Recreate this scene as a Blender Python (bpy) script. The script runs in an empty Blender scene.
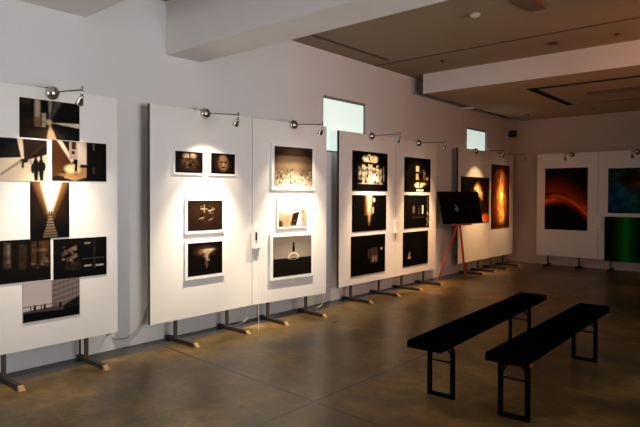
import bpy, bmesh, math, random
import numpy as np
from mathutils import Vector, Matrix
random.seed(7)
R = math.radians
S = bpy.context.scene
C = S.collection

# ------------------------------------------------------------------ materials
def new_mat(name):
    m = bpy.data.materials.new(name); m.use_nodes = True
    return m, m.node_tree.nodes, m.node_tree.links, m.node_tree.nodes['Principled BSDF']

def mat(name, col, rough=0.6, metal=0.0, var=0.06, scale=8.0, bump=0.0, spec=0.5):
    """plain surface with a soft procedural mottling of its own colour"""
    m, N, L, B = new_mat(name)
    B.inputs['Roughness'].default_value = rough
    B.inputs['Metallic'].default_value = metal
    B.inputs['Specular IOR Level'].default_value = spec
    tc = N.new('ShaderNodeTexCoord')
    nz = N.new('ShaderNodeTexNoise'); nz.inputs['Scale'].default_value = scale; nz.inputs['Detail'].default_value = 4
    L.new(tc.outputs['Object'], nz.inputs['Vector'])
    rp = N.new('ShaderNodeValToRGB')
    rp.color_ramp.elements[0].position = .3; rp.color_ramp.elements[1].position = .7
    rp.color_ramp.elements[0].color = [c * (1 - var) for c in col] + [1]
    rp.color_ramp.elements[1].color = [min(1, c * (1 + var)) for c in col] + [1]
    L.new(nz.outputs['Fac'], rp.inputs['Fac']); L.new(rp.outputs['Color'], B.inputs['Base Color'])
    if bump:
        bp = N.new('ShaderNodeBump'); bp.inputs['Strength'].default_value = bump; bp.inputs['Distance'].default_value = .005
        L.new(nz.outputs['Fac'], bp.inputs['Height']); L.new(bp.outputs['Normal'], B.inputs['Normal'])
    return m

def glow(name, col, strength):
    m, N, L, B = new_mat(name)
    B.inputs['Base Color'].default_value = (*col, 1)
    B.inputs['Emission Color'].default_value = (*col, 1)
    B.inputs['Emission Strength'].default_value = strength
    B.inputs['Roughness'].default_value = .35
    return m

def print_mat(name, rough):
    m, N, L, B = new_mat(name)
    a = N.new('ShaderNodeAttribute'); a.attribute_name = 'ink'
    L.new(a.outputs['Color'], B.inputs['Base Color'])
    B.inputs['Roughness'].default_value = rough
    B.inputs['Specular IOR Level'].default_value = .08
    return m

def floor_mat():
    m, N, L, B = new_mat('polished_concrete')
    tc = N.new('ShaderNodeTexCoord')
    def noise(scale, detail, rough=.6, dist=0.0):
        n = N.new('ShaderNodeTexNoise'); n.inputs['Scale'].default_value = scale
        n.inputs['Detail'].default_value = detail; n.inputs['Roughness'].default_value = rough
        n.inputs['Distortion'].default_value = dist
        L.new(tc.outputs['Object'], n.inputs['Vector']); return n
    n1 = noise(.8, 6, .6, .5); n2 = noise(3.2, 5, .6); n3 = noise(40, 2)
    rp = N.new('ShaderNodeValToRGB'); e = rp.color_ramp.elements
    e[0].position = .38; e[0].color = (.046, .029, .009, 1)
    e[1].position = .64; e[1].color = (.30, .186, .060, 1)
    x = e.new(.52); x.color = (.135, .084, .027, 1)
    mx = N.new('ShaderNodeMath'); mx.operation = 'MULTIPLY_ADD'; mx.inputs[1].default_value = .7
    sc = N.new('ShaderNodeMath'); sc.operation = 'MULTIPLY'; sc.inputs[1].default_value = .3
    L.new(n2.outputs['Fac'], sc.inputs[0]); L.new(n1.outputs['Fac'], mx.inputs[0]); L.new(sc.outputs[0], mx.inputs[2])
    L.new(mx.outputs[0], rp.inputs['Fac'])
    # saw-cut joints
    sp = N.new('ShaderNodeSeparateXYZ'); L.new(tc.outputs['Object'], sp.inputs[0])
    def joint(out, pos, half):
        a = N.new('ShaderNodeMath'); a.operation = 'SUBTRACT'; a.inputs[1].default_value = pos
        L.new(out, a.inputs[0])
        b = N.new('ShaderNodeMath'); b.operation = 'ABSOLUTE'; L.new(a.outputs[0], b.inputs[0])
        c = N.new('ShaderNodeMath'); c.operation = 'LESS_THAN'; c.inputs[1].default_value = half
        L.new(b.outputs[0], c.inputs[0]); return c.outputs[0]
    sk = N.new('ShaderNodeMath'); sk.operation = 'MULTIPLY_ADD'; sk.inputs[1].default_value = .05
    L.new(sp.outputs['X'], sk.inputs[0]); L.new(sp.outputs['Y'], sk.inputs[2])
    ja = joint(sk.outputs[0], 2.932, .012); jb = joint(sp.outputs['X'], -2.715, .012)
    jc = joint(sp.outputs['Y'], 7.6, .006)
    m1 = N.new('ShaderNodeMath'); m1.operation = 'MAXIMUM'; L.new(ja, m1.inputs[0]); L.new(jb, m1.inputs[1])
    m2 = N.new('ShaderNodeMath'); m2.operation = 'MAXIMUM'; L.new(m1.outputs[0], m2.inputs[0]); L.new(jc, m2.inputs[1])
    mix = N.new('ShaderNodeMix'); mix.data_type = 'RGBA'
    L.new(m2.outputs[0], mix.inputs['Factor']); n4 = noise(11, 9, .75, .3)
    r4 = N.new('ShaderNodeMapRange'); r4.inputs['From Min'].default_value = .3; r4.inputs['From Max'].default_value = .7
    r4.inputs['To Min'].default_value = .62; r4.inputs['To Max'].default_value = 1.38; L.new(n4.outputs['Fac'], r4.inputs['Value'])
    gm = N.new('ShaderNodeMix'); gm.data_type = 'RGBA'; gm.blend_type = 'MULTIPLY'; gm.inputs['Factor'].default_value = 1
    L.new(rp.outputs['Color'], gm.inputs['A']); L.new(r4.outputs[0], gm.inputs['B'])
    # grey margin along the display wall, partly the panels' shadow painted into the floor
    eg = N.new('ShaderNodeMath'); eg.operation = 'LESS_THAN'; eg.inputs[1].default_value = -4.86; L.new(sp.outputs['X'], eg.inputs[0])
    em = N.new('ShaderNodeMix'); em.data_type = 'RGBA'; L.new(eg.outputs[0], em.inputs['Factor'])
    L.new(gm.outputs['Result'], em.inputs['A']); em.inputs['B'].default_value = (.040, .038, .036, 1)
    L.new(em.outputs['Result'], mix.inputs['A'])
    mix.inputs['B'].default_value = (.022, .016, .010, 1)
    L.new(mix.outputs['Result'], B.inputs['Base Color'])
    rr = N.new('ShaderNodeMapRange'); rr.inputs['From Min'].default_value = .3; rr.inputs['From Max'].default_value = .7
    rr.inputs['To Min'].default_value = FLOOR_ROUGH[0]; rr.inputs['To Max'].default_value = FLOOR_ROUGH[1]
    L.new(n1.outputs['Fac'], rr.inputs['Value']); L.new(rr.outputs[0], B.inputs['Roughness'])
    bp = N.new('ShaderNodeBump'); bp.inputs['Strength'].default_value = .02; bp.inputs['Distance'].default_value = .002
    L.new(n3.outputs['Fac'], bp.inputs['Height'])
    B.inputs['Specular IOR Level'].default_value = .27
    return m

FLOOR_ROUGH = (.27, .40)
M = {}
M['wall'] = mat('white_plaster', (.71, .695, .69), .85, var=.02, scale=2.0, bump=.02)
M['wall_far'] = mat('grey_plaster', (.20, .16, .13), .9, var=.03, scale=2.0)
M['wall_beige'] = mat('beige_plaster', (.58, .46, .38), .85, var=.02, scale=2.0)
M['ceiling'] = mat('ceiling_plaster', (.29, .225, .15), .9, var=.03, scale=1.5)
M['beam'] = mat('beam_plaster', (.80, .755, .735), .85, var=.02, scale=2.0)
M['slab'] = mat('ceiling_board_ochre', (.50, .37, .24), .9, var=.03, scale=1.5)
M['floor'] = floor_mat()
M['board'] = mat('panel_white_laminate', (.80, .77, .74), .55, var=.012, scale=3.0)
M['edge'] = mat('panel_dark_edge', (.05, .04, .035), .6)
M['steel'] = mat('dark_steel', (.060, .045, .036), .5, .2)
M['footwood'] = mat('stained_wood', (.022, .016, .012), .6, scale=30)
M['rawwood'] = mat('raw_pine_end', (.40, .22, .09), .6, scale=40)
M['chrome'] = mat('brushed_chrome', (.55, .53, .50), .22, 1.0, var=.03, scale=60)
M['gunmetal'] = mat('gunmetal', (.09, .085, .08), .35, .8)
M['bulb'] = glow('halogen_bulb', (1, .86, .62), 60)
M['white'] = mat('white_card', (.84, .83, .81), .6, var=.01)
M['print'] = print_mat('photo_paper', .6)
M['matte_print'] = print_mat('canvas_print', .75)
M['backing'] = mat('dark_backing_board', (.03, .028, .026), .7)
M['black'] = mat('black_cloth', (.0016, .0016, .0018), .95, var=.3, scale=50, spec=.0)
M['blackmetal'] = mat('black_tube', (.002, .002, .002), .7, .0, spec=.05)
M['redplastic'] = mat('red_plastic', (.55, .05, .035), .5)
M['easelred'] = mat('red_lacquered_wood', (.75, .10, .03), .45, scale=30)
M['cable'] = mat('grey_cable', (.32, .31, .30), .5)
M['cablewhite'] = mat('white_cable', (.62, .62, .60), .5)
M['windowframe'] = mat('grey_green_frame', (.20, .25, .23), .5)
M['glass'] = glow('frosted_daylit_glass', (.75, .90, .83), .70)
M['darkslot'] = mat('dark_slot', (.02, .018, .016), .8)
M['rustwood'] = mat('rust_brown_casing', (.20, .065, .035), .5)
M['ivory'] = mat('ivory_plastic', (.50, .50, .40), .5)
M['vent'] = mat('brown_painted_metal', (.16, .11, .07), .6)
M['plug'] = mat('black_plastic', (.012, .011, .010), .5)

# ------------------------------------------------------------------ mesh helpers
class MB:
    def __init__(s): s.bm = bmesh.new()
    def box(s, a, b, mi=0, bev=0.0, rot=None, piv=None, taper=None):
        r = bmesh.ops.create_cube(s.bm, size=1.0); vs = r['verts']
        c = [(a[i] + b[i]) / 2 for i in range(3)]; d = [abs(b[i] - a[i]) for i in range(3)]
        for v in vs: v.co = Vector((v.co.x * d[0] + c[0], v.co.y * d[1] + c[1], v.co.z * d[2] + c[2]))
        fs = list({f for v in vs for f in v.link_faces})
        for f in fs: f.material_index = mi
        if bev:
            es = list({e for v in vs for e in v.link_edges})
            rb = bmesh.ops.bevel(s.bm, geom=es, offset=bev, segments=2, profile=.6, affect='EDGES')
            vs = list({v for f in rb['faces'] for v in f.verts} | {v for v in vs if v.is_valid})
        if rot is not None:
            bmesh.ops.rotate(s.bm, verts=[v for v in vs if v.is_valid], cent=piv or c, matrix=rot)
        return vs
    def tube(s, pts, rad, seg=8, mi=0, smooth=True):
        pts = [Vector(p) for p in pts]; n = len(pts); rings = []
        rads = rad if isinstance(rad, (list, tuple)) else [rad] * n
        up = None
        for i, p in enumerate(pts):
            t = (pts[min(i + 1, n - 1)] - pts[max(i - 1, 0)]).normalized()
            if up is None:
                up = Vector((0, 0, 1)) if abs(t.z) < .9 else Vector((1, 0, 0))
            x = t.cross(up).normalized(); y = x.cross(t).normalized(); up = y
            rings.append([s.bm.verts.new(p + (x * math.cos(k * 2 * math.pi / seg) + y * math.sin(k * 2 * math.pi / seg)) * rads[i]) for k in range(seg)])
        for i in range(n - 1):
            for k in range(seg):
                f = s.bm.faces.new((rings[i][k], rings[i][(k + 1) % seg], rings[i + 1][(k + 1) % seg], rings[i + 1][k]))
                f.smooth = smooth; f.material_index = mi
        for rg, fl in ((rings[0], False), (rings[-1], True)):
            f = s.bm.faces.new(rg if fl else rg[::-1]); f.material_index = mi
    def lathe(s, prof, mtx, seg=20, mi=0):
        """prof: (radius, height) along local z, placed by a 4x4 matrix"""
        rings = []
        for r, z in prof:
            if r < 1e-6: rings.append([s.bm.verts.new(mtx @ Vector((0, 0, z)))])
            else: rings.append([s.bm.verts.new(mtx @ Vector((r * math.cos(k * 2 * math.pi / seg), r * math.sin(k * 2 * math.pi / seg), z))) for k in range(seg)])
        for i in range(len(rings) - 1):
            a, b = rings[i], rings[i + 1]
            for k in range(seg):
                q = (k + 1) % seg
                if len(a) == 1 and len(b) == 1: continue
                if len(a) == 1: f = s.bm.faces.new((a[0], b[k], b[q]))
                elif len(b) == 1: f = s.bm.faces.new((a[k], a[q], b[0]))
                else: f = s.bm.faces.new((a[k], a[q], b[q], b[k]))
                f.smooth = True; f.material_index = mi
    def build(s, name, mats, parent=None, loc=None, rot=None):
        bmesh.ops.recalc_face_normals(s.bm, faces=s.bm.faces[:])
        me = bpy.data.meshes.new(name); s.bm.to_mesh(me); s.bm.free()
        for m in (mats if isinstance(mats, (list, tuple)) else [mats]): me.materials.append(M[m])
        o = bpy.data.objects.new(name, me); C.objects.link(o)
        if parent: o.parent = parent
        if loc: o.location = loc
        if rot: o.rotation_euler = rot
        return o

def tag(o, label, cat, group=None):
    o['label'] = label; o['category'] = cat
    if group: o['group'] = group
    return o
def thing(name, label, cat, loc=(0, 0, 0), rz=0.0, group=None):
    o = bpy.data.objects.new(name, None); C.objects.link(o); o.empty_display_size = .1
    o.location = loc; o.rotation_euler = (0, 0, rz)
    return tag(o, label, cat, group)
def struct(o): o['kind'] = 'structure'; return o
def look(d):
    return Vector(d).normalized().to_track_quat('Z', 'Y').to_matrix().to_4x4()

# ------------------------------------------------------------------ room
XW, YB, XR, YR, ZC, ZL = -5.126, 12.70, 4.0, -3.4, 3.60, 3.27
XP2, YP, PAR, XPAR = 1.0, 4.5, .85, .3      # out of view: room narrowed and low wall added to block daylight
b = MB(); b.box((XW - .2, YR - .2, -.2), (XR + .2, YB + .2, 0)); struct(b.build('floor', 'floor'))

def wall_x(name, x0, x1, y0, y1, z1, holes, m):
    """wall with its faces at x0 and x1; holes = (ya, yb, za, zb) sorted by y"""
    b = MB(); y = y0
    for ya, yb, za, zb in holes:
        b.box((x0, y, 0), (x1, ya, z1))
        if za > 0: b.box((x0, ya, 0), (x1, yb, za))
        b.box((x0, ya, zb), (x1, yb, z1)); y = yb
    b.box((x0, y, 0), (x1, y1, z1)); return struct(b.build(name, m))
W1 = (5.955, 6.985, 2.165, 2.968); W2 = (10.455, 11.41, 2.165, 2.938)
wall_x('wall_left', XW - .2, XW, YR - .2, YB + .2, ZC + .2, [W1, W2], 'wall')
for i, w in enumerate((W1, W2)):
    b = MB(); t = .022; xo = XW - .045; xi = XW - .012
    b.box((xo, w[0], w[2]), (xi, w[0] + t, w[3])); b.box((xo, w[1] - t, w[2]), (xi, w[1], w[3]))
    b.box((xo, w[0] + t, w[2]), (xi, w[1] - t, w[2] + t)); b.box((xo, w[0] + t, w[3] - 1.6 * t), (xi, w[1] - t, w[3]))
    f = struct(b.build('window_%d' % (i + 1), 'windowframe'))
    b = MB(); b.box((xo - .004, w[0] + t, w[2] + t), (xo + .008, w[1] - t, w[3] - 1.6 * t)); b.build('window_pane', 'glass', f)
b = MB(); b.box((XW, YB, 0), (XP2, YB + .2, ZC + .2)); struct(b.build('wall_back', 'wall_beige'))
# rear wall (behind the camera) with the glazed shop front that lets the daylight in
WR = (-5.0, -2.2, .1, 2.6)
b = MB()
b.box((XW, YR - .2, 0), (WR[0], YR, ZC + .2)); b.box((WR[1], YR - .2, 0), (XR, YR, ZC + .2))
b.box((WR[0], YR - .2, 0), (WR[1], YR, WR[2])); b.box((WR[0], YR - .2, WR[3]), (WR[1], YR, ZC + .2))
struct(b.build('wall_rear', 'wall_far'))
b = MB()
for k in range(5):
    x = WR[0] + (WR[1] - WR[0]) * k / 4; b.box((x - .03, YR - .12, WR[2]), (x + .03, YR - .06, WR[3]))
b.box((WR[0], YR - .12, WR[2]), (WR[1], YR - .06, WR[2] + .06)); b.box((WR[0], YR - .12, WR[3] - .06), (WR[1], YR - .06, WR[3]))
struct(b.build('window_3', 'windowframe'))
# wall on the far side of the room, with a tall glazed opening beside the camera
WS = (1.2, 4.3, .3, 2.5)
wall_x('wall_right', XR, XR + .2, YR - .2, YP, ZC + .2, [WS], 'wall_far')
b = MB(); b.box((XP2, YP, 0), (XR + .2, YP + .2, ZC + .2)); struct(b.build('wall_light_blocker', 'wall_far'))  # unseen wall added to keep the side daylight off the end wall
b = MB(); b.box((XPAR, YR, 0), (XPAR + .15, YP, PAR)); struct(b.build('wall_low_light_blocker', 'wall_far'))      # unseen half-height wall added to keep daylight off floor and benches
b = MB(); b.box((XP2, YP + .2, 0), (XP2 + .2, YB + .2, ZC + .2)); struct(b.build('wall_inner_light_blocker', 'wall_far'))
b = MB()
for k in range(4):
    y = WS[0] + (WS[1] - WS[0]) * k / 3; b.box((XR + .06, y - .03, WS[2]), (XR + .12, y + .03, WS[3]))
struct(b.build('window_4', 'windowframe'))

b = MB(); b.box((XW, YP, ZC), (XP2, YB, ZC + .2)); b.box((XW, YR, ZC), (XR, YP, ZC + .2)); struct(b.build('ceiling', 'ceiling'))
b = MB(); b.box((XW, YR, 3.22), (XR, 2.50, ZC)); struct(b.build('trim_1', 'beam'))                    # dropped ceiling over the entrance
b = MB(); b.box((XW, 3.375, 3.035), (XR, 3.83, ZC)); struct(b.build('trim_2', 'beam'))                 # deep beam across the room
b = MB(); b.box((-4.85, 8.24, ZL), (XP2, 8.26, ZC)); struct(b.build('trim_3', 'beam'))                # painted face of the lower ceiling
b = MB()                                                                                           # lower ceiling with a square slot round its middle board
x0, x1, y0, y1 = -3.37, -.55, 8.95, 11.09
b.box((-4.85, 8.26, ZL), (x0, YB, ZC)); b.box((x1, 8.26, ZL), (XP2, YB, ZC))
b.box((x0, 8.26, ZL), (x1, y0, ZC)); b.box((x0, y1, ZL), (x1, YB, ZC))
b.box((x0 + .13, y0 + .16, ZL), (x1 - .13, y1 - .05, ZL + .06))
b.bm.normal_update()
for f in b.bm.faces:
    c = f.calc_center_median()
    if abs(f.normal.z) < .5 and x0 - .01 < c.x < x1 + .01 and y0 - .01 < c.y < y1 + .01: f.material_index = 1  # slot's inner faces coloured dark to stand for the shade inside
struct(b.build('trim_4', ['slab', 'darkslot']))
b = MB(); b.box((x0, y0, ZC - .03), (x1, y1, ZC)); struct(b.build('trim_5', 'darkslot'))
b = MB(); b.box((XW, 7.195, ZC - .006), (XP2, 7.215, ZC + .0)); struct(b.build('trim_6', 'darkslot'))   # joint between ceiling boards

# ------------------------------------------------------------------ display panels
ZB, ZT, XP = .223, 2.459, -4.925
def panel(label, loc, rz, w, posts, strut=False, group='white display panels'):
    t = thing('display_panel', label, 'display panel', loc, rz, group)
    b = MB(); vs = b.box((0, 0, ZB), (w, .04, ZT), mi=1)
    for f in b.bm.faces:
        if abs(f.normal.y) > .9: f.material_index = 0
    b.build('board', ['board', 'edge'], t)
    for px in posts:
        b = MB(); b.box((px - .016, .004, .04), (px + .016, .034, ZB - .001), bev=.003); b.build('post', 'steel', t)
        if strut:
            b = MB(); b.box((px - .007, .135, .04), (px + .007, .150, 1.0), bev=.002)
            b.box((px - .007, .041, .955), (px + .007, .136, .98)); b.build('rear_strut', 'steel', t)
        b = MB(); b.box((px - .021, -.33, 0), (px + .021, .17, .042), bev=.004); f = b.build('foot', 'footwood', t)
        b = MB(); vs = b.box((px - .0213, -.378, .0), (px + .0213, -.3295, .0425))
        for v in vs:
            if v.co.y < -.37 and v.co.z > .02: v.co.z = .008
        q = b.build('foot_tip', 'rawwood', f); q['label'] = 'bare pale wooden end of the foot'
    return t
Q = R(90)
panel('white display panel carrying seven unframed sepia prints in five rows', (XP, 1.335, 0), Q, 1.373, (.372, 1.072), True)
panel('white display panel with four small white-framed dark pictures', (XP, 3.06, 0), Q, 1.370, (.31, 1.004))
panel('white display panel with a seascape above two smaller white-framed pictures, turned slightly outward', (XP, 4.436, 0), math.atan2(1.206, .135), 1.212, (.245, .866))
panel('white display panel with three large black prints, the wider of the pair', (XP, 6.076, 0), Q, 1.449, (.30, 1.02))
panel('white display panel with three narrower black prints beside the easel', (XP, 7.529, 0), Q, 1.315, (.22, .92))
panel('white display panel partly covered by the easel, with the flame picture', (XP, 9.691, 0), Q, 1.395, (.40, .93))
panel('white display panel in the corner with the tall amber picture', (XP, 11.09, 0), Q, 1.288, (.14, .79))
panel('white display panel on the end wall with the red and black picture', (-4.414, 12.46, 0), 0, 1.252, (.245, .891))
panel('white display panel on the end wall with the blue and green pictures', (-3.158, 12.46, 0), 0, 1.252, (.248, .92))

# ------------------------------------------------------------------ pictures
class Img:
    """paints the content of a flat photograph on a grid: x to the right, y up, both 0..1"""
    def __init__(s, nx, ny, col):
        s.nx, s.ny = nx, ny
        s.x, s.y = np.meshgrid((np.arange(nx) + .0) / (nx - 1), (np.arange(ny) + .0) / (ny - 1))
        s.c = np.ones((ny, nx, 3)) * np.array(col, float); s.rng = np.random.RandomState(nx * 7 + ny)
    def put(s, mask, col, a=1.0):
        k = np.clip(mask, 0, 1)[..., None] * a
        s.c = s.c * (1 - k) + np.array(col, float) * k; return s
    def soft(s, d, w): return np.clip(.5 - d / max(w, 1e-4), 0, 1)
    def rect(s, x0, y0, x1, y1, col, a=1.0, w=.012):
        d = np.maximum(np.maximum(x0 - s.x, s.x - x1), np.maximum(y0 - s.y, s.y - y1)); return s.put(s.soft(d, w), col, a)
    def ell(s, cx, cy, rx, ry, col, a=1.0, w=.15, rot=0.0):
        dx, dy = s.x - cx, s.y - cy; k = R(rot)
        X = dx * math.cos(k) + dy * math.sin(k); Y = -dx * math.sin(k) + dy * math.cos(k)
        return s.put(s.soft(np.hypot(X / rx, Y / ry) - 1, w), col, a)
    def poly(s, pts, col, a=1.0, w=.014):
        """convex polygon, any winding"""
        ar = sum(pts[i][0] * pts[(i + 1) % len(pts)][1] - pts[(i + 1) % len(pts)][0] * pts[i][1] for i in range(len(pts)))
        if ar < 0: pts = pts[::-1]
        d = -np.ones_like(s.x) * 9
        for i in range(len(pts)):
            (ax, ay), (bx, by) = pts[i], pts[(i + 1) % len(pts)]
            l = math.hypot(bx - ax, by - ay) + 1e-9
            d = np.maximum(d, ((s.x - ax) * (by - ay) - (s.y - ay) * (bx - ax)) / l)
        return s.put(s.soft(d, w), col, a)
    def band(s, y0, y1, col, a=1.0):
        """fades in from y0 to full at y1"""
        return s.put((s.y - y0) / (y1 - y0), col, a)
    def hband(s, x0, x1, col, a=1.0): return s.put((s.x - x0) / (x1 - x0), col, a)
    def noise(s, n, amt, m=1):
        g = s.rng.rand(n * m + 2, n + 2)
        fx, fy = s.x * n, s.y * n * m
        ix, iy = np.minimum(fx.astype(int), n), np.minimum(fy.astype(int), n * m); tx, ty = fx - ix, fy - iy
        v = (g[iy, ix] * (1 - tx) + g[iy, ix + 1] * tx) * (1 - ty) + (g[iy + 1, ix] * (1 - tx) + g[iy + 1, ix + 1] * tx) * ty
        s.c *= (1 + amt * (v - .5) * 2)[..., None]; return s
    def specks(s, n, x0, y0, x1, y1, col, r=.02, a=.9):
        for _ in range(n):
            s.ell(s.rng.uniform(x0, x1), s.rng.uniform(y0, y1), r * s.rng.uniform(.5, 1.4), r * s.rng.uniform(.5, 1.6), col, a * s.rng.uniform(.4, 1), .5)
        return s

def print_mesh(name, img, x0, z0, x1, z1, y, parent, m='print'):
    nx, ny = img.nx, img.ny
    X = x0 + (x1 - x0) * img.x; Z = z0 + (z1 - z0) * img.y
    v = np.stack([X, np.full_like(X, y), Z], -1).reshape(-1, 3)
    n0 = len(v); idx = np.arange(nx * ny).reshape(ny, nx)
    f = np.stack([idx[:-1, :-1], idx[:-1, 1:], idx[1:, 1:], idx[1:, :-1]], -1).reshape(-1, 4).tolist()
    # a rim gives the sheet its thickness
    rim = idx[0, :].tolist() + idx[1:, -1].tolist() + idx[-1, -2::-1].tolist() + idx[-2:0:-1, 0].tolist()
    back = {k: n0 + i for i, k in enumerate(rim)}
    vb = v[rim] + np.array([0, .002, 0])
    for i, k in enumerate(rim):
        q = rim[(i + 1) % len(rim)]; f.append((q, k, back[k], back[q]))
    me = bpy.data.meshes.new(name); me.from_pydata(np.concatenate([v, vb]).tolist(), [], f); me.update()
    at = me.attributes.new('ink', 'FLOAT_COLOR', 'POINT')
    c = np.clip(img.c, .002, .95).reshape(-1, 3) ** 1.35; c = np.concatenate([c, c[rim]])
    at.data.foreach_set('color', np.concatenate([c, np.ones((len(c), 1))], 1).astype(np.float32).ravel())
    me.materials.append(M[m]); o = bpy.data.objects.new(name, me); C.objects.link(o); o.parent = parent
    return o

def place(plane, s, z, off=0.0):
    """point at distance s along a panel, height z; plane = (origin, angle)"""
    (ox, oy), a = plane; return (ox + math.cos(a) * s + math.sin(a) * off, oy + math.sin(a) * s - math.cos(a) * off, z)
PL = ((XP, 0.0), Q); PB = ((0.0, 12.46), 0.0); P2 = ((XP, 4.436), math.atan2(1.206, .135))

def mounted(plane, s0, s1, z0, z1, img, label, group, m='print'):
    t = thing('mounted_print', label, 'photograph', place(plane, (s0 + s1) / 2, z0), plane[1], group); w = (s1 - s0) / 2; h = z1 - z0
    b = MB(); b.box((-w, -.005, 0), (w, -.0004, h)); b.build('backing_board', 'backing', t)
    print_mesh('photo_print', img, -w, 0, w, h, -.0072, t, m); return t
def framed(plane, s0, s1, z0, z1, img, label, group, mx=.12, my=.14, low=1.25, dep=.024):
    t = thing('framed_picture', label, 'picture', place(plane, (s0 + s1) / 2, z0), plane[1], group); w = (s1 - s0) / 2; h = z1 - z0
    b = MB(); b.box((-w, -dep, 0), (w, -.0005, h), bev=.002); b.build('box_frame', 'white', t)
    print_mesh('photo_print', img, -w * (1 - mx), h * my * low * .5, w * (1 - mx), h * (1 - my * .5), -dep - .0025, t); return t

K = (.004, .003, .0025); BR = (.07, .028, .010); BR2 = (.028, .012, .006); CR = (.58, .50, .40); TN = (.36, .22, .11); GY = (.30, .27, .25)
g1 = 'unframed sepia prints on the first panel'
i = Img(90, 64, K)
i.rect(0, 0, .46, .5, BR2, 1, .3).rect(.02, .1, .24, .55, BR, .5, .2).rect(.02, .84, .18, .97, (.08, .07, .06), .6)
i.rect(.23, .30, .33, 1, (.26, .18, .11), 1, .04).rect(.24, .55, .32, 1, (.42, .35, .29), 1, .03).rect(.35, .30, .42, .66, (.46, .38, .29), 1, .03).rect(.34, .7, .46, 1, K).rect(.34, 0, .44, .28, BR, .8, .05)
i.poly([(.48, .43), (.455, 1), (.53, 1)], (.34, .28, .23), 1, .03).poly([(.48, .43), (.56, 1), (.70, 1)], (.13, .11, .10), .9, .05).poly([(.48, .43), (1, .34), (1, .47)], (.66, .57, .46), 1, .02)
i.poly([(.48, .43), (.43, 0), (.60, 0)], (.52, .38, .24), 1, .03).poly([(.48, .43), (.64, 0), (.74, 0)], (.05, .026, .014), 1, .04).ell(.47, .44, .05, .07, (.75, .6, .42), .9, .9).noise(14, .25)
mounted(PL, 1.833, 2.34, 2.022, 2.355, i, 'sepia print of rays of light in a dark alley, topmost on the first panel', g1)
i = Img(90, 64, (.62, .53, .43))
i.poly([(0, 1), (.56, 1), (.62, .56), (0, .48)], (.012, .009, .008)).poly([(.64, 1), (1, 1), (1, .66), (.70, .50), (.66, .54)], BR2).poly([(.74, .62), (.96, .92), (.98, .90), (.76, .58)], BR)
i.ell(.66, .48, .06, .05, BR2).ell(.64, .40, .02, .10, BR2).poly([(.32, .16), (.34, .12), (.64, .46), (.60, .50)], (.30, .24, .19), .8).poly([(.72, .5), (.80, .30), (.82, .32), (.75, .52)], (.25, .2, .16), .7)
for cx, sx in ((.83, .045), (.91, .042)):
    i.ell(cx, .58, .022, .06, K).ell(cx, .36, sx, .19, K).poly([(cx - .04, .3), (cx + .04, .3), (cx + .03, .02), (cx - .02, .02)], K)
i.ell(.78, .30, .02, .12, BR2).ell(.96, .36, .018, .10, BR2)
mounted(PL, 1.50, 2.054, 1.653, 2.009, i, 'sepia print of a strolling couple seen as silhouettes, below the alley print', g1)
i = Img(90, 64, BR2)
i.poly([(.02, 1), (.10, 1), (.36, .42), (.05, .10), (0, .1), (0, 1)], (.11, .045, .016)).poly([(.08, 1), (.17, 1), (.38, .52), (.34, .45)], CR).rect(.30, .55, .62, 1, (.40, .32, .28)).rect(.45, .38, .62, 1, (.58, .49, .43)).rect(.34, .8, .42, 1, BR).rect(.34, .68, .40, .76, BR2)
i.poly([(.20, .08), (.36, .42), (.62, .36), (.62, .10), (.4, .0)], (.42, .27, .13)).ell(.36, .30, .14, .12, (.72, .56, .36), 1, .6).ell(.30, .15, .2, .05, TN, .7, .6)
i.rect(.50, .34, .62, .42, BR2).ell(.425, .50, .018, .05, K).ell(.42, .38, .024, .14, K).rect(.395, .16, .41, .34, K).rect(.43, .16, .445, .34, K).rect(.62, 0, 1, 1, K).rect(.74, .8, .77, .98, GY, .6).rect(.74, .2, .77, .36, GY, .25)
mounted(PL, 2.097, 2.594, 1.664, 2.017, i, 'sepia print of a lone figure by a bright doorway, beside the couple print', g1)
i = Img(60, 84, K)
i.rect(.04, .3, .40, 1, BR, .5, .3).rect(.62, .3, .96, 1, BR, .6, .3).poly([(.10, 1), (.92, 1), (.56, .42), (.46, .42)], (.40, .22, .09), 1, .22).poly([(.26, 1), (.80, 1), (.66, .72), (.55, .46), (.46, .46), (.36, .72)], (.92, .86, .74), 1, .10)
for k in range(8):
    y = .40 - .05 * k; hw = .04 + .021 * k; i.rect(.5 - hw, y - .034, .5 + hw, y, (.36 - .025 * k, .27 - .019 * k, .19 - .014 * k)).rect(.5 - hw, y - .05, .5 + hw, y - .034, BR2)
i.rect(.46, .40, .49, .48, BR2).rect(.52, .40, .55, .48, BR2)
mounted(PL, 1.914, 2.245, 1.162, 1.65, i, 'upright sepia print of steps climbing to a glowing gap', g1)
i = Img(90, 64, (.012, .008, .006))
i.rect(.35, .35, .45, .95, (.10, .07, .055)).rect(.40, .45, .43, .9, (.22, .17, .14)).rect(.55, .3, .66, .9, (.06, .035, .02)).rect(.72, .35, .98, .95, (.085, .045, .02)).rect(.80, .4, .83, .95, K).rect(.88, .5, .92, .9, (.13, .08, .04)).rect(.74, .7, .95, .76, (.15, .1, .06)).specks(14, .72, .3, .98, .55, (.22, .17, .13), .02).noise(20, .5)
mounted(PL, 1.50, 2.08, .803, 1.162, i, 'nearly black print of shadowy figures, below the couple print', g1)
i = Img(90, 64, (.008, .006, .005))
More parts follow.
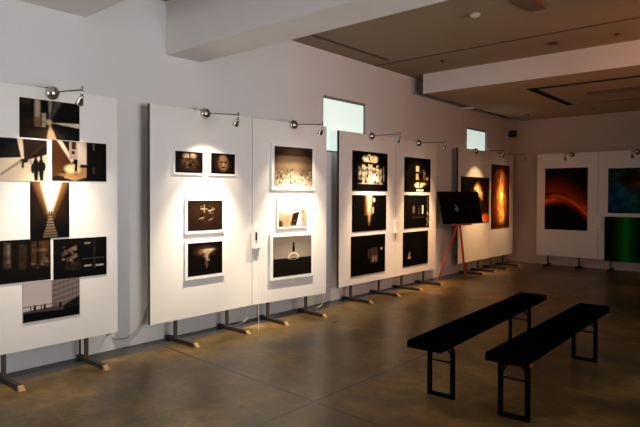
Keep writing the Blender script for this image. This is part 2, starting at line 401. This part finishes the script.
i.poly([(.14, .66), (.42, .84), (.43, .72), (.15, .56)], (.15, .10, .075)).poly([(.2, .5), (.4, .62), (.4, .52), (.24, .4)], (.10, .07, .05)).specks(22, .14, .25, .45, .8, (.30, .22, .16), .022).rect(.56, .84, .68, .88, (.30, .26, .23)).rect(.73, .2, .78, .95, (.05, .035, .03)).rect(.52, .45, .95, .475, (.10, .08, .07)).rect(.56, .26, .70, .30, (.46, .42, .38)).rect(.78, .25, .94, .29, (.42, .38, .35)).rect(.2, .2, .5, .42, (.05, .028, .015), .7).noise(18, .5)
mounted(PL, 2.105, 2.594, .792, 1.147, i, 'dark print of a lit street front at night, beyond the steps print', g1)
i = Img(90, 64, (.52, .46, .45))
i.band(1.0, .3, (.62, .55, .54), .7).poly([(.49, 1), (1, 1), (1, .15), (.49, .30)], (.24, .20, .19))
for k in range(11):
    y = .30 + k * .068; i.poly([(.50, y), (1, y + .18 - .0 * k), (1, y + .20), (.50, y + .022)], (.38, .33, .32) if k % 2 else (.13, .11, .10), .55, .008)
for k in range(6): i.rect(.54 + k * .08, .3, .552 + k * .08, 1, (.12, .1, .09), .35)
i.poly([(.68, .30), (1, .52), (1, .1), (.6, .1)], (.03, .025, .025)).rect(0, 0, 1, .24, K).poly([(0, .24), (.0, .28), (.7, .33), (.7, .2)], (.12, .1, .1)).rect(0, .38, .7, .40, (.16, .14, .14)).rect(.12, .25, .14, .39, (.1, .08, .08)).rect(.30, .25, .32, .4, (.1, .08, .08))
for cx in (.20, .37, .64): i.ell(cx, .40, .012, .025, K).ell(cx, .33, .022, .07, K)
mounted(PL, 1.85, 2.336, .455, .792, i, 'pale print of a tower block and railing figures, lowest on the first panel', g1)

g2 = 'white-framed pictures on the second panel'
i = Img(60, 48, (.018, .010, .007))
i.ell(.40, .80, .12, .12, (.62, .46, .30), 1, .9).ell(.63, .80, .12, .12, (.56, .40, .26), 1, .9).rect(.50, .5, .53, .98, K).ell(.36, .52, .14, .16, (.15, .085, .05), 1, .8).ell(.66, .50, .14, .16, (.13, .07, .04), 1, .8).ell(.52, .36, .30, .26, (.09, .05, .03), .9, .8).specks(16, .3, .3, .7, .6, K, .035).specks(10, .3, .25, .7, .6, TN, .03).noise(12, .4)
framed(PL, 3.317, 3.713, 1.753, 2.019, i, 'small framed picture of two glowing arches, next to the face', g2)
i = Img(60, 48, (.012, .008, .006))
i.ell(.50, .50, .34, .46, (.06, .03, .018), 1, .5).ell(.50, .52, .19, .36, (.30, .19, .115), 1, .6).ell(.50, .78, .14, .12, (.36, .23, .14), 1, .7).ell(.42, .56, .06, .045, K, .95, .5).ell(.60, .56, .06, .045, K, .95, .5).ell(.51, .44, .035, .08, (.50, .35, .22), 1, .7).ell(.51, .32, .09, .035, (.06, .025, .018), 1, .6).ell(.38, .42, .06, .12, (.24, .14, .09), .6, .8).ell(.52, .22, .1, .03, (.35, .22, .14), .8, .8)
framed(PL, 3.78, 4.166, 1.755, 2.025, i, 'small framed picture of a pale face on black', g2)
i = Img(64, 52, (.030, .015, .007))
P_ = (.40, .33, .25)
i.ell(.5, .6, .5, .45, (.050, .023, .009), .9, 1).rect(.45, .60, .475, .86, P_).rect(.36, .705, .55, .735, P_).poly([(.56, .66), (.78, .72), (.76, .68), (.58, .63)], P_).poly([(.60, .56), (.70, .76), (.72, .75), (.63, .56)], (.30, .24, .17)).poly([(.30, .40), (.46, .45), (.44, .41), (.32, .38)], P_).poly([(.58, .34), (.72, .42), (.70, .37), (.60, .33)], (.34, .27, .2)).specks(12, .35, .3, .75, .85, (.30, .23, .16), .014).noise(10, .3)
framed(PL, 3.466, 3.99, 1.12, 1.507, i, 'framed brown picture scattered with small white marks', g2, .115)
i = Img(64, 52, (.010, .006, .004))
i.ell(.50, .74, .30, .16, (.10, .045, .022), 1, .7).poly([(.34, .78), (.78, .78), (.62, .66), (.46, .66)], (.50, .36, .25), 1, .05).rect(.46, .74, .72, .80, CR, .9, .03).poly([(.48, .66), (.60, .66), (.56, .42), (.51, .42)], (.42, .32, .22), 1, .03).rect(.52, .2, .545, .5, (.20, .14, .10)).ell(.36, .70, .06, .07, (.24, .13, .07), 1, .8).specks(12, .45, .3, .62, .6, (.45, .36, .28), .016)
framed(PL, 3.466, 3.99, .63, 1.05, i, 'framed black picture with a glowing goblet shape, lowest of its four', g2, .115)

g3 = 'white-framed pictures on the turned panel'
i = Img(76, 60, (.10, .066, .040))
i.band(1, .80, (.045, .026, .016), 1).put(np.clip((.80 - i.y) / .05, 0, 1), (.13, .09, .06)).put(np.clip((.78 - i.y) / .3, 0, 1), (.24, .165, .10)).ell(.55, .50, .4, .10, (.46, .34, .22), .8, 1).put(np.clip((.44 - i.y) / .03, 0, 1), (.36, .27, .18)).put(np.clip((.34 - i.y) / .25, 0, 1), (.60, .48, .35)).specks(70, .02, .04, .98, .42, (.07, .05, .03), .022).specks(30, .05, .05, .95, .4, (.85, .76, .62), .02).ell(1, .6, .3, .5, (.035, .02, .012), .55, 1)
framed(P2, .265, .973, 1.605, 2.187, i, 'large framed seascape with pebbled shore on the turned panel', g3, .12, .15, 1.0, .03)
i = Img(60, 46, (.46, .38, .28))
i.ell(.5, .85, .6, .35, (.90, .86, .78), 1, .8).poly([(.42, .04), (.62, .04), (.76, .52), (.50, .46)], (.045, .022, .012)).poly([(.0, 0), (.28, 0), (.42, .45), (.1, .3)], (.46, .33, .20), .8, .1).poly([(.76, .1), (.98, .05), (1, .5), (.82, .45)], (.50, .36, .22), .8, .1).ell(.06, .1, .08, .12, (.05, .03, .02), .9, .6).specks(14, .02, .02, .98, .3, (.22, .14, .08), .03).ell(.86, .52, .06, .07, (.20, .12, .07), .7, .6).poly([(.62, .04), (.8, .04), (.8, .4), (.74, .5)], (.90, .84, .74))
framed(P2, .358, .851, 1.123, 1.517, i, 'small bright framed picture with a dark slanted shape', g3, .07, .07, 1.6, .028)
i = Img(76, 60, (.30, .255, .215))
i.band(.46, 1.0, (.19, .155, .13), .8).ell(.5, .5, .45, .25, (.44, .39, .33), .6, 1).ell(.52, .44, .155, .15, (.75, .66, .54), 1, .10).ell(.52, .43, .125, .12, (.34, .29, .24), 1, .10)
i.rect(0, 0, 1, .45, (.022, .016, .012)).ell(.52, .44, .13, .035, (.60, .52, .42), 1, .5).ell(.52, .43, .09, .02, (.03, .02, .015), 1, .5).rect(.495, .60, .545, .76, K, 1, .03).ell(.52, .80, .026, .045, K, 1, .3).ell(.52, .68, .035, .08, K, 1, .3)
framed(P2, .249, .955, .488, 1.06, i, 'framed picture of a figure standing over a white arch, below the bright one', g3, .11, .13, 1.0, .03)

g4 = 'large black prints on the wider panel'; W = (.62, .54, .42)
i = Img(70, 60, K)
i.ell(.36, .83, .10, .07, W, 1, .3).ell(.60, .82, .12, .09, W, 1, .3).rect(.30, .74, .70, .78, (.55, .45, .35)).ell(.46, .90, .05, .04, W, .9, .4)
for x0, x1, y0, y1, v in ((.16, .24, .28, .62, .5), (.26, .34, .20, .66, .85), (.35, .42, .20, .62, .62), (.44, .55, .18, .68, .9), (.57, .64, .22, .60, .75), (.66, .74, .22, .66, .85), (.76, .82, .2, .58, .5), (.86, .90, .24, .66, .28)):
    i.rect(x0, y0, x1, y1, (v, v * .88, v * .72), 1, .02)
i.specks(30, .14, .2, .84, .68, K, .03).rect(.14, .18, .86, .20, (.4, .34, .28)).rect(.14, .52, .7, .54, K, .8).rect(.28, .2, .295, .66, K).rect(.49, .2, .505, .7, K).rect(.70, .2, .712, .66, K).specks(40, .14, .2, .9, .92, K, .022).noise(22, .6)
mounted(PL, 6.377, 7.283, 1.605, 2.196, i, 'black print of bright arched windows, topmost of the three on the wider panel', g4)
i = Img(70, 60, K)
i.rect(.36, .45, .56, 1, (.25, .14, .07), 1, .08).poly([(.40, 1), (.56, 1), (.52, .45), (.44, .45)], W, 1, .06).poly([(.44, .5), (.53, .5), (.50, .22), (.46, .22)], (.48, .34, .20), 1, .05).ell(.62, .86, .035, .06, W, 1, .5).rect(.57, .48, .61, .66, (.62, .50, .36)).ell(.48, .2, .03, .06, (.2, .1, .05), 1, .7)
mounted(PL, 6.377, 7.255, 1.0, 1.544, i, 'black print of a white streak of light, middle of the three on the wider panel', g4)
i = Img(70, 60, (.004, .0035, .003))
i.rect(.56, .30, .76, .66, (.11, .07, .045), 1, .06).rect(.60, .30, .74, .44, (.34, .25, .18), 1, .05).rect(.48, .4, .53, .62, (.12, .08, .06), 1, .04).ell(.88, .62, .025, .03, (.6, .55, .5), 1, .5).rect(.66, .3, .68, .66, K)
mounted(PL, 6.354, 7.227, .345, .935, i, 'black print of a dim doorway, lowest of the three on the wider panel', g4)
g5 = 'narrower black prints beside the easel'
i = Img(64, 60, K)
i.rect(.42, .60, .54, .76, (.66, .55, .40)).rect(.42, .36, .52, .54, (.50, .40, .28)).rect(.70, .36, .78, .60, (.22, .15, .10)).ell(.54, .20, .16, .08, (.75, .60, .40), 1, .4).rect(.44, .02, .72, .07, W).ell(.72, .24, .10, .04, (.60, .40, .22), 1, .5).ell(.86, .40, .05, .05, (.5, .4, .3), 1, .6).rect(.54, .1, .6, .3, K).specks(14, .4, .1, .9, .7, (.3, .22, .15), .02)
mounted(PL, 7.781, 8.631, 1.598, 2.177, i, 'black print of small lit windows, topmost of the narrower three', g5)
i = Img(64, 60, K)
i.rect(.32, .45, .40, .66, (.20, .14, .10), 1, .04).rect(.69, .42, .75, .68, W).rect(.55, .40, .58, .62, (.12, .08, .06)).rect(.90, .05, .94, .95, (.12, .085, .06)).specks(14, .86, .02, .98, .5, (.55, .46, .36), .02).rect(.30, .30, .8, .34, (.06, .04, .03))
mounted(PL, 7.781, 8.596, .99, 1.547, i, 'black print of faint verticals, middle of the narrower three', g5)
i = Img(64, 60, (.004, .0035, .003))
i.rect(.20, .22, .30, .28, (.5, .45, .4)).poly([(.18, .22), (.24, .42), (.27, .42), (.22, .22)], (.55, .5, .45)).rect(.24, .34, .30, .38, (.4, .36, .3)).ell(.6, .5, .3, .3, (.012, .009, .008), 1, 1)
mounted(PL, 7.75, 8.561, .352, .925, i, 'almost black print with one tiny pale figure, lowest of the narrower three', g5)
g6 = 'colour pictures beside and beyond the easel'
i = Img(70, 56, (.010, .005, .004))
i.hband(.70, 1.0, (.055, .014, .005), .9).ell(.98, .6, .2, .5, (.07, .018, .006), .7, 1).poly([(.62, .1), (.80, .1), (.72, .62), (.60, .66)], (.035, .018, .008), 1, .08).ell(.62, .70, .15, .11, (.50, .17, .03), 1, .8, -30).ell(.57, .75, .11, .10, (1, .80, .48), 1, .6).ell(.68, .66, .08, .09, (1, .76, .42), 1, .6).ell(.53, .82, .04, .05, (.8, .45, .14), 1, .6).ell(.73, .56, .045, .06, (.7, .34, .09), 1, .7).ell(.60, .86, .03, .05, (.5, .2, .05), 1, .7).specks(16, .46, .52, .8, .9, (.10, .03, .01), .035, .8).ell(.86, .09, .16, .10, (.85, .22, .05), 1, .7).ell(.74, .07, .05, .07, (1, .65, .28), 1, .6).noise(10, .3)
mounted(PL, 9.80, 11.075, .985, 1.91, i, 'black picture of a leaping flame, partly hidden behind the easel', g6, 'matte_print')
i = Img(48, 84, (.060, .014, .004))
i.ell(.55, .46, .42, .50, (.30, .085, .012), 1, 1.0).ell(.55, .42, .20, .36, (.62, .28, .05), 1, 1.0).ell(.54, .50, .09, .30, (.95, .70, .30), 1, .9).ell(.58, .22, .14, .16, (.85, .52, .16), 1, .9).ell(.46, .34, .08, .1, (.8, .5, .18), .9, .9).ell(.55, .68, .08, .10, (.75, .42, .12), .9, .9).rect(0, 0, 1, .08, (.10, .03, .01), .8, .08).rect(0, .92, 1, 1, (.12, .035, .01), .8, .1).noise(12, .45).noise(24, .3)
mounted(PL, 11.188, 12.148, .831, 2.205, i, 'tall glowing amber and orange picture on the corner panel', g6, 'matte_print')
g7 = 'colour pictures on the end wall'
i = Img(64, 84, (.030, .010, .010)); cv = .44 - .55 * (i.x - .34) ** 2 - .06 * i.x
t_ = i.y - cv
i.put(np.clip(1 - np.abs(t_ - .20) / .26, 0, 1), (.42, .075, .022)).put(np.clip(1 - np.abs(t_ - .08 - .05 * i.x) / .09, 0, 1), (.95, .20, .045)).put(np.clip(1 - np.abs(t_ - .19 + .05 * i.x) / .025, 0, 1), (.10, .014, .008), .8).put(np.clip(1 - np.abs(t_ - .12 + .10 * i.x) / .02, 0, 1), (.16, .02, .01), .7).put(np.clip((.0 - t_) / .06, 0, 1), K).noise(10, .25)
mounted(PB, -4.24, -3.36, .801, 2.139, i, 'red and orange wave over black, hung on the end wall', g7, 'matte_print')
i = Img(70, 64, (.020, .055, .085))
i.ell(.25, .3, .3, .35, (.015, .12, .20), 1, 1).ell(.6, .7, .3, .25, (.13, .055, .02), .8, 1).ell(.75, .3, .35, .3, (.02, .10, .07), .9, 1).ell(.2, .85, .25, .2, (.03, .07, .05), .9, 1).ell(.9, .8, .2, .25, (.10, .10, .03), .7, 1).noise(8, .6).noise(16, .4)
mounted(PB, -2.97, -1.98, 1.19, 2.106, i, 'mottled dark blue picture on the end wall, above the green one', g7, 'matte_print')
i = Img(70, 64, (.006, .010, .006))
i.put(np.clip(1 - np.abs(i.x - .38) / .26, 0, 1), (.010, .26, .045)).put(np.clip(1 - np.abs(i.x - .38) / .10, 0, 1), (.02, .34, .07), .6)
mounted(PB, -3.03, -1.98, .20, 1.114, i, 'black picture with a green upright glow on the end wall', g7, 'matte_print')

# ------------------------------------------------------------------ clip-on spotlights
def spotlight(label, plane, s, z, reach, lit, drop=.10, rise=-.02, swing=0.0, col=(1.0, .84, .62), beam=None):
    p = place(plane, s, z)
    t = thing('spotlight', label, 'spotlight', p, plane[1], 'chrome spotlights clipped on the panel tops')
    b = MB(); b.lathe([(0, .058), (.020, .056), (.042, .046), (.056, .028), (.061, .010), (.061, 0), (0, 0)], Matrix.Translation((0, -.0005, 0)) @ look((0, -1, 0)), 24); b.build('base', 'chrome', t)
    zt = ZT - z
    b = MB(); b.box((-.045, -.018, zt + .0005), (-.012, .06, zt + .014), bev=.002); b.box((-.045, .0405, zt - .05), (-.012, .06, zt + .001), bev=.002)
    b.tube([(-.028, -.012, zt + .007), (-.018, -.03, .03)], .008); b.build('clamp', 'gunmetal', t)
    end = Vector((swing, -reach, rise))
    b = MB(); b.tube([(0, -.05, .0), (end.x * .5, end.y * .5, rise * .5 + .004), end], .0055); b.build('arm', 'gunmetal', t)
    aim = Vector((-swing * .4, .62, -.785)).normalized()
    b = MB(); b.tube([end + Vector((0, 0, .028)), end + Vector((0, 0, -.02)), end + Vector((0, .004, -drop * .55))], [.008, .010, .008])
    hp = end + Vector((0, .006, -drop * .55))
    mt = Matrix.Translation(hp) @ look(aim)
    b.lathe([(0, -.012), (.014, -.010), (.017, .006), (.030, .050), (.033, .072), (.030, .072), (.018, .030), (0, .028)], mt, 18); h = b.build('head', 'chrome', t)
    b = MB(); b.lathe([(0, .066), (.017, .064), (.019, .052), (.012, .040), (0, .036)], mt, 12)
    if lit:
        b.build('bulb', 'bulb', h)
        for nm, frac, size, blend, down in (beam or BEAM):                      # spill and hot core of the reflector
            l = bpy.data.lights.new(nm, 'SPOT'); l.energy = lit * frac; l.color = col; l.spot_size = R(size); l.spot_blend = blend; l.shadow_soft_size = .016
            o = bpy.data.objects.new(nm, l); C.objects.link(o); o.parent = t
            o.location = hp + aim * .085; sa = Vector((-swing * .4, math.cos(R(down)), -math.sin(R(down))))
            o.rotation_euler = (-sa).to_track_quat('Z', 'Y').to_euler()
    else: b.build('bulb', 'white', h)
    return t
BEAM = (('halogen_spill', .24, 82, .55, 56), ('halogen_core', 2.4, 66, 1.0, 73))
BEAM1 = (('halogen_spill', .46, 84, .55, 55), ('halogen_core', 1.9, 66, 1.0, 71))
BEAM2 = (('halogen_spill', .27, 86, .6, 57), ('halogen_core', 2.3, 54, 1.0, 69))
E0 = 150
spotlight('chrome spotlight clipped over the first panel of sepia prints', PL, 2.101, 2.426, .555, E0 * .42, rise=-.04, beam=BEAM1)
spotlight('chrome spotlight clipped over the four small framed pictures', PL, 3.739, 2.432, .555, E0 * .8, .09, -.065)
spotlight('chrome spotlight clipped over the framed seascape', P2, .628, 2.432, .55, E0 * .85, .09, -.045)
spotlight('chrome spotlight clipped over the bright arched windows print', PL, 6.842, 2.438, .52, E0 * .85, .11, .0, col=(1, .72, .44))
spotlight('chrome spotlight clipped over the narrower black prints', PL, 8.212, 2.432, .53, E0 * 1.0, .11, -.015, col=(1, .60, .30))
spotlight('chrome spotlight clipped over the flame picture', PL, 10.42, 2.430, .60, E0 * .7, col=(1, .58, .27), beam=BEAM2)
spotlight('chrome spotlight clipped over the tall amber picture', PL, 11.64, 2.425, .56, E0 * .48, swing=.0, col=(1, .58, .27), beam=BEAM2)
spotlight('unlit chrome spotlight clipped over the red and black picture', PB, -3.68, 2.42, .50, 0)
spotlight('unlit chrome spotlight clipped over the blue picture', PB, -2.44, 2.42, .50, 0)

PR = ((XP2 - .012, 0.0), R(-90))
def fill_spot(label, y, z, e, tgt):  # out-of-view spotlight added as warm fill for the far wall and beam
    t = thing('fill_spotlight', label, 'spotlight', (XP2, y, z), R(-90), 'added fill spotlights on the inner wall')
    b = MB(); b.lathe([(0, .03), (.05, .028), (.06, .015), (.06, 0), (0, 0)], look((0, -1, 0)), 20); b.build('base', 'chrome', t)
    b = MB(); b.tube([(0, -.02, 0), (0, -.22, .02)], .008); b.build('arm', 'gunmetal', t)
    p = Vector((XP2 - .24, y, z)); d = (Vector(tgt) - p).normalized()
    ld = Matrix.Rotation(R(90), 3, 'Z') @ d
    b = MB(); b.lathe([(0, -.02), (.02, -.02), (.05, .08), (.046, .08), (.02, .0), (0, 0)], Matrix.Translation((0, -.24, .02)) @ look(ld), 18); b.build('head', 'chrome', t)
    l = bpy.data.lights.new('warm_fill_beam', 'SPOT'); l.energy = e; l.color = (1, .42, .20); l.spot_size = R(95); l.spot_blend = .8; l.shadow_soft_size = .05
    o = bpy.data.objects.new('warm_fill_beam', l); C.objects.link(o); o.location = p + d * .1; o.rotation_euler = (-d).to_track_quat('Z', 'Y').to_euler()
fill_spot('unseen added fill spotlight on the inner wall, before the low ceiling', 7.0, 2.5, 150, (XW, 8.6, 2.9))
fill_spot('unseen added fill spotlight on the inner wall, near the deep beam', 5.0, 2.5, 50, (XW, 6.6, 3.1))

# ------------------------------------------------------------------ info cards at the seams
def card(label, plane, s, z0, w, h, cord=None, mark=False):
    t = thing('info_card', label, 'card', place(plane, s, z0, .018 if mark else .001), plane[1])
    b = MB(); b.box((-w / 2, -.045, 0), (w / 2, -.0008, h), bev=.003); b.build('card_body', 'white', t)
    if not mark: return t
    b = MB(); b.box((-w * .34, -.0470, h * .42), (-w * .16, -.0445, h * .86)); b.box((-w * .32, -.0470, h * .28), (-w * .20, -.0445, h * .34)); o = b.build('printed_mark', 'plug', t); o['label'] = 'black upright mark printed on the card'
    if cord:
        b = MB(); b.tube([(.02, -.03, .004), (-.255, -.325, -z0 + .008), (-.275, -.345, -z0 + .006)], .0028, 6)
        b.build('cord', 'cable', t)
    return t
card('white info card with a black mark and hanging cord, between the framed pictures', PL, 4.478, .905, .15, .225, True, True)
card('small white card at the seam between the panels of black prints', PL, 7.53, .93, .10, .20)
card('small white card at the seam of the end wall panels', PB, -3.14, .87, .10, .27)

# ------------------------------------------------------------------ cables
def cable(label, pts, r, m, name='cable'):
    P = [Vector(p) for p in pts]; out = []
    for k in range(len(P) - 1):
        a, b_, c, d = P[max(k - 1, 0)], P[k], P[k + 1], P[min(k + 2, len(P) - 1)]
        for q in range(6):
            t = q / 6; out.append(.5 * ((2 * b_) + (c - a) * t + (2 * a - 5 * b_ + 4 * c - d) * t * t + (3 * b_ - a - 3 * c + d) * t ** 3))
    out.append(P[-1]); b = MB(); b.tube(out, r, 6); return tag(b.build(name, m), label, 'cable')
XC = XW + .012
cable('grey cable sagging along the wall between the first two panels', [(-4.87, 2.62, .226), (XC, 2.70, .165), (XC, 2.81, .10), (XC, 2.94, .10), (XC, 3.06, .20), (XC, 3.13, .34), (XC, 3.20, .47)], .006, 'cable')
cable('pale cable looping to the floor under the four framed pictures', [(-4.985, 4.40, .30), (-4.985, 4.42, .16), (-4.97, 4.38, .05), (-5.0, 4.25, .007), (-5.02, 4.12, .007)], .006, 'cablewhite')
cable('pale cable dropping under the inner edge of the turned panel', [(-4.99, 4.735, .30), (-4.985, 4.74, .16), (-5.0, 4.77, .05), (-5.0, 4.83, .007), (-5.02, 4.91, .007)], .005, 'cablewhite')
cable('pale cable dropping beside the outer post of the turned panel', [(-4.74, 5.55, .34), (-4.74, 5.56, .22), (-4.80, 5.55, .07), (-4.92, 5.47, .008), (-5.0, 5.38, .007)], .005, 'cablewhite')

# ------------------------------------------------------------------ benches
def bench(label, x, y0, y1, rz, f0, f1, z=.475):
    yc = (y0 + y1) / 2; L2 = (y1 - y0) / 2
    t = thing('bench', label, 'bench', (x, yc, 0), rz, 'folding benches with black covers')
    b = MB(); b.box((-.125, -L2 + .01, z - .048), (.125, L2 - .01, z - .022)); b.build('seat_plank', 'blackmetal', t)
    b = MB(); b.box((-.136, -L2, z - .020), (.136, L2, z), bev=.006)
    b.box((-.136, -L2, z - .054), (-.126, L2, z - .015)); b.box((.126, -L2, z - .054), (.136, L2, z - .015))
    b.box((-.136, -L2, z - .054), (.136, -L2 + .009, z - .015)); b.box((-.136, L2 - .009, z - .054), (.136, L2, z - .015))
    b.build('seat_cover', 'black', t)
    for fy, sg in ((f0 - yc, 1), (f1 - yc, -1)):
        for xs in (-.095, .095):
            b = MB(); b.box((xs - .016, fy - .014, .0), (xs + .016, fy + .014, z - .048), bev=.003); b.build('leg', 'blackmetal', t)
        b = MB(); b.box((-.079, fy - .014, 0.0), (.079, fy + .014, .028), bev=.003); b.build('foot_rail', 'blackmetal', t)
        b = MB(); b.tube([(-.082, fy, z - .20), (.082, fy, z - .20)], .007); b.build('stretcher', 'blackmetal', t)
        b = MB()
        for xs in (-.078, .078): b.tube([(xs, fy, z - .15), (xs * .35, fy + sg * .16, z - .052)], .007)
        b.tube([(-.08, fy, z - .120), (-.02, fy, z - .075), (.03, fy, z - .078), (.08, fy, z - .135)], .006)
        b.build('folding_brace', 'blackmetal', t)
        if sg < 0: continue
        b = MB(); b.box((.1115, fy - .020, z - .092), (.124, fy + .010, z - .052), bev=.003); q = b.build('hinge_cap', 'redplastic', t); q['label'] = 'red plastic hinge cap'
    return t
bench('black covered folding bench nearest the camera', -1.49, 3.58, 5.87, R(.9), 3.753, 5.52)
bench('black covered folding bench nearer the display panels', -2.11, 3.50, 6.08, R(3.0), 3.79, 5.62)

# ------------------------------------------------------------------ easel and its picture
ap = Vector((-4.80, 9.50, 1.10))
t = thing('easel', 'red wooden tripod easel holding a black picture', 'easel', (-4.83, 9.6, 0))
o0 = Vector((-4.83, 9.6, 0))
for fx, fy in ((-5.0, 9.10), (-4.76, 9.70), (-4.89, 9.93)):
    f = Vector((fx, fy, 0)); d = (ap - f); b = MB()
    b.tube([f - o0, f + d * .5 - o0, ap + d * .10 - o0], [.017, .019, .020], 8); b.build('leg', 'easelred', t)
b = MB(); b.box((ap.x - o0.x - .03, ap.y - o0.y - .05, 1.07), (ap.x - o0.x + .035, ap.y - o0.y + .05, 1.18), bev=.006); b.build('head_block', 'easelred', t)
b = MB(); b.box((-.075, -.22, .0), (.03, .22, .03), bev=.004); b.build('ledge', 'easelred', t, (.135, -.17, .987), (0, 0, R(-15)))
# black picture leaning on it
t = thing('canvas_picture', 'black picture with a few pale specks resting on the red easel', 'picture', (-4.66, 9.40, 1.026), R(90 - 15))
i = Img(60, 44, (.004, .0035, .0035)); i.specks(7, .34, .38, .40, .66, (.75, .68, .56), .014).ell(.40, .46, .02, .09, (.5, .42, .34), 1, .6).ell(.7, .4, .06, .1, (.03, .006, .02), .9, .9)
b = MB(); b.box((-.54, 0, 0), (.54, .025, .60)); bo = b.build('stretcher_frame', 'backing', t, None, (R(-13), 0, 0))
print_mesh('photo_print', i, -.54, 0, .54, .60, -.0025, bo)

# ------------------------------------------------------------------ on the ceiling
t = thing('smoke_detector', 'round ivory smoke detector on the ceiling', 'smoke detector', (-2.80, 5.88, ZC))
b = MB(); b.lathe([(0, 0), (.062, 0), (.062, -.014), (.05, -.030), (.028, -.038), (0, -.04)], Matrix.Identity(4), 20); b.build('housing', 'ivory', t)
b = MB(); b.lathe([(0, -.0385), (.014, -.038), (.012, -.046), (0, -.048)], Matrix.Identity(4), 12); b.build('sensor_cap', 'ivory', t)
t = thing('ceiling_lamp', 'unlit rust brown linear lamp on the ceiling', 'ceiling lamp', (-2.17, 5.30, ZC + .003))
b = MB(); b.box((-.085, -.82, -.04), (.085, .82, 0), bev=.006); b.build('casing', 'rustwood', t)
b = MB(); b.box((-.055, -.78, -.044), (.055, .78, -.0395)); b.build('diffuser', 'vent', t)
t = thing('recessed_downlight', 'unlit round recessed downlight in the ceiling', 'ceiling lamp', (-2.53, 7.68, ZC))
b = MB(); b.lathe([(.062, 0), (.095, 0), (.095, -.006), (.088, -.010), (.066, -.008), (.062, 0)], Matrix.Identity(4), 24); b.build('ring', 'vent', t)
b = MB(); b.lathe([(0, -.001), (.0615, -.001), (.0615, -.004), (0, -.004)], Matrix.Identity(4), 20); b.build('lens', 'darkslot', t)
for (x, y, z, lab) in ((-4.143, 7.60, ZC, 'small dark ceiling sprinkler near the pale wall'), (-1.772, 7.77, ZC, 'small dark ceiling sprinkler beyond the recessed downlight'),
                       (-4.36, 11.72, ZL, 'small sprinkler on the low ceiling by the corner'), (-3.07, 11.74, ZL, 'small sprinkler on the low ceiling behind the slotted square')):
    t = thing('ceiling_sprinkler', lab, 'sprinkler', (x, y, z + .003), 0, 'ceiling sprinklers')
    b = MB(); b.lathe([(0, 0), (.035, 0), (.035, -.006), (.012, -.012), (.010, -.024), (0, -.024)], Matrix.Identity(4), 14); b.build('body', 'plug', t)
    b = MB(); b.lathe([(0, -.0235), (.020, -.024), (.020, -.028), (0, -.029)], Matrix.Identity(4), 14); b.build('deflector', 'gunmetal', t)
t = thing('linear_diffuser', 'dark narrow slot diffuser in the ceiling along the pale wall', 'air diffuser', (-4.74, 5.55, ZC))
b = MB(); b.box((-.026, -1.47, -.008), (.026, 1.47, 0)); b.build('frame', 'vent', t)
b = MB(); b.box((-.014, -1.45, -.010), (.014, 1.45, -.0075)); b.build('slot', 'darkslot', t)
t = thing('air_grille', 'brown slatted air grille inside the slotted square', 'air grille', (-2.3, 10.0, ZL))
b = MB(); b.box((-.42, -.14, -.010), (.42, -.11, 0)); b.box((-.42, .11, -.010), (.42, .14, 0)); b.box((-.42, -.11, -.010), (-.39, .11, 0)); b.box((.39, -.11, -.010), (.42, .11, 0)); b.build('frame', 'vent', t)
b = MB()
for k in range(7): b.box((-.39, -.10 + k * .031, -.008), (.39, -.085 + k * .031, -.002))
b.build('slat', 'vent', t)
b = MB(); b.box((-.14, -.06, -.024), (.14, .06, 0), bev=.004); b.box((-.12, -.045, -.030), (.12, .045, -.022), bev=.003)
tag(b.build('ceiling_bracket', 'white', None, (-4.965, 10.11, ZL)), 'white bracket bridging the gap of the low ceiling', 'bracket')
t = thing('corner_speaker', 'small dark loudspeaker high in the room corner', 'speaker', (-5.045, 12.621, 2.90))
b = MB(); b.box((-.075, -.06, 0), (.075, .055, .15), bev=.006); b.build('cabinet', 'plug', t)
b = MB(); b.box((-.062, -.064, .012), (.062, -.0595, .138)); b.build('speaker_grille', 'darkslot', t)
b = MB(); b.box((-.02, .0545, .05), (.02, .0795, .10)); b.build('bracket', 'gunmetal', t)

# ------------------------------------------------------------------ light, camera
def area(name, loc, rot, sx, sy, power, col):
    l = bpy.data.lights.new(name, 'AREA'); l.shape = 'RECTANGLE'; l.size = sx; l.size_y = sy; l.energy = power; l.color = col
    o = bpy.data.objects.new(name, l); C.objects.link(o); o.location = loc; o.rotation_euler = rot; return o
area('daylight_shopfront', ((WR[0] + WR[1]) / 2, YR - .16, 1.3), (R(90), 0, 0), WR[1] - WR[0], WR[3] - WR[2], 90, (.90, .95, 1.0))
area('daylight_side', (XR + .16, (WS[0] + WS[1]) / 2, 1.3), (0, R(90), 0), WS[3] - WS[2], WS[1] - WS[0], 365, (.96, .97, 1.0))
w = bpy.data.worlds.new('daylight'); S.world = w; w.use_nodes = True
w.node_tree.nodes['Background'].inputs['Color'].default_value = (.7, .8, 1, 1); w.node_tree.nodes['Background'].inputs['Strength'].default_value = .15

cam = bpy.data.cameras.new('camera'); cam.sensor_width = 36; cam.lens = 551 / 640 * 36; cam.shift_y = -10 / 640; cam.clip_start = .05
co = bpy.data.objects.new('camera', cam); C.objects.link(co); S.camera = co
yaw, pit, rol = R(41), R(.94), R(.2)
F = Vector((-math.sin(yaw) * math.cos(pit), math.cos(yaw) * math.cos(pit), -math.sin(pit)))
Rt = Vector((math.cos(yaw), math.sin(yaw), 0)); U = Rt.cross(F)
R2 = Rt * math.cos(rol) + U * math.sin(rol); U2 = -Rt * math.sin(rol) + U * math.cos(rol)
mw = Matrix((R2, U2, -F)).transposed().to_4x4(); mw.translation = (0, 0, 1.55); co.matrix_world = mw
S.view_settings.view_transform = 'Standard'; S.view_settings.look = 'None'; S.view_settings.gamma = 1; S.view_settings.use_curve_mapping = False
S.view_settings.exposure = 0.0
S.cycles.use_denoising = True
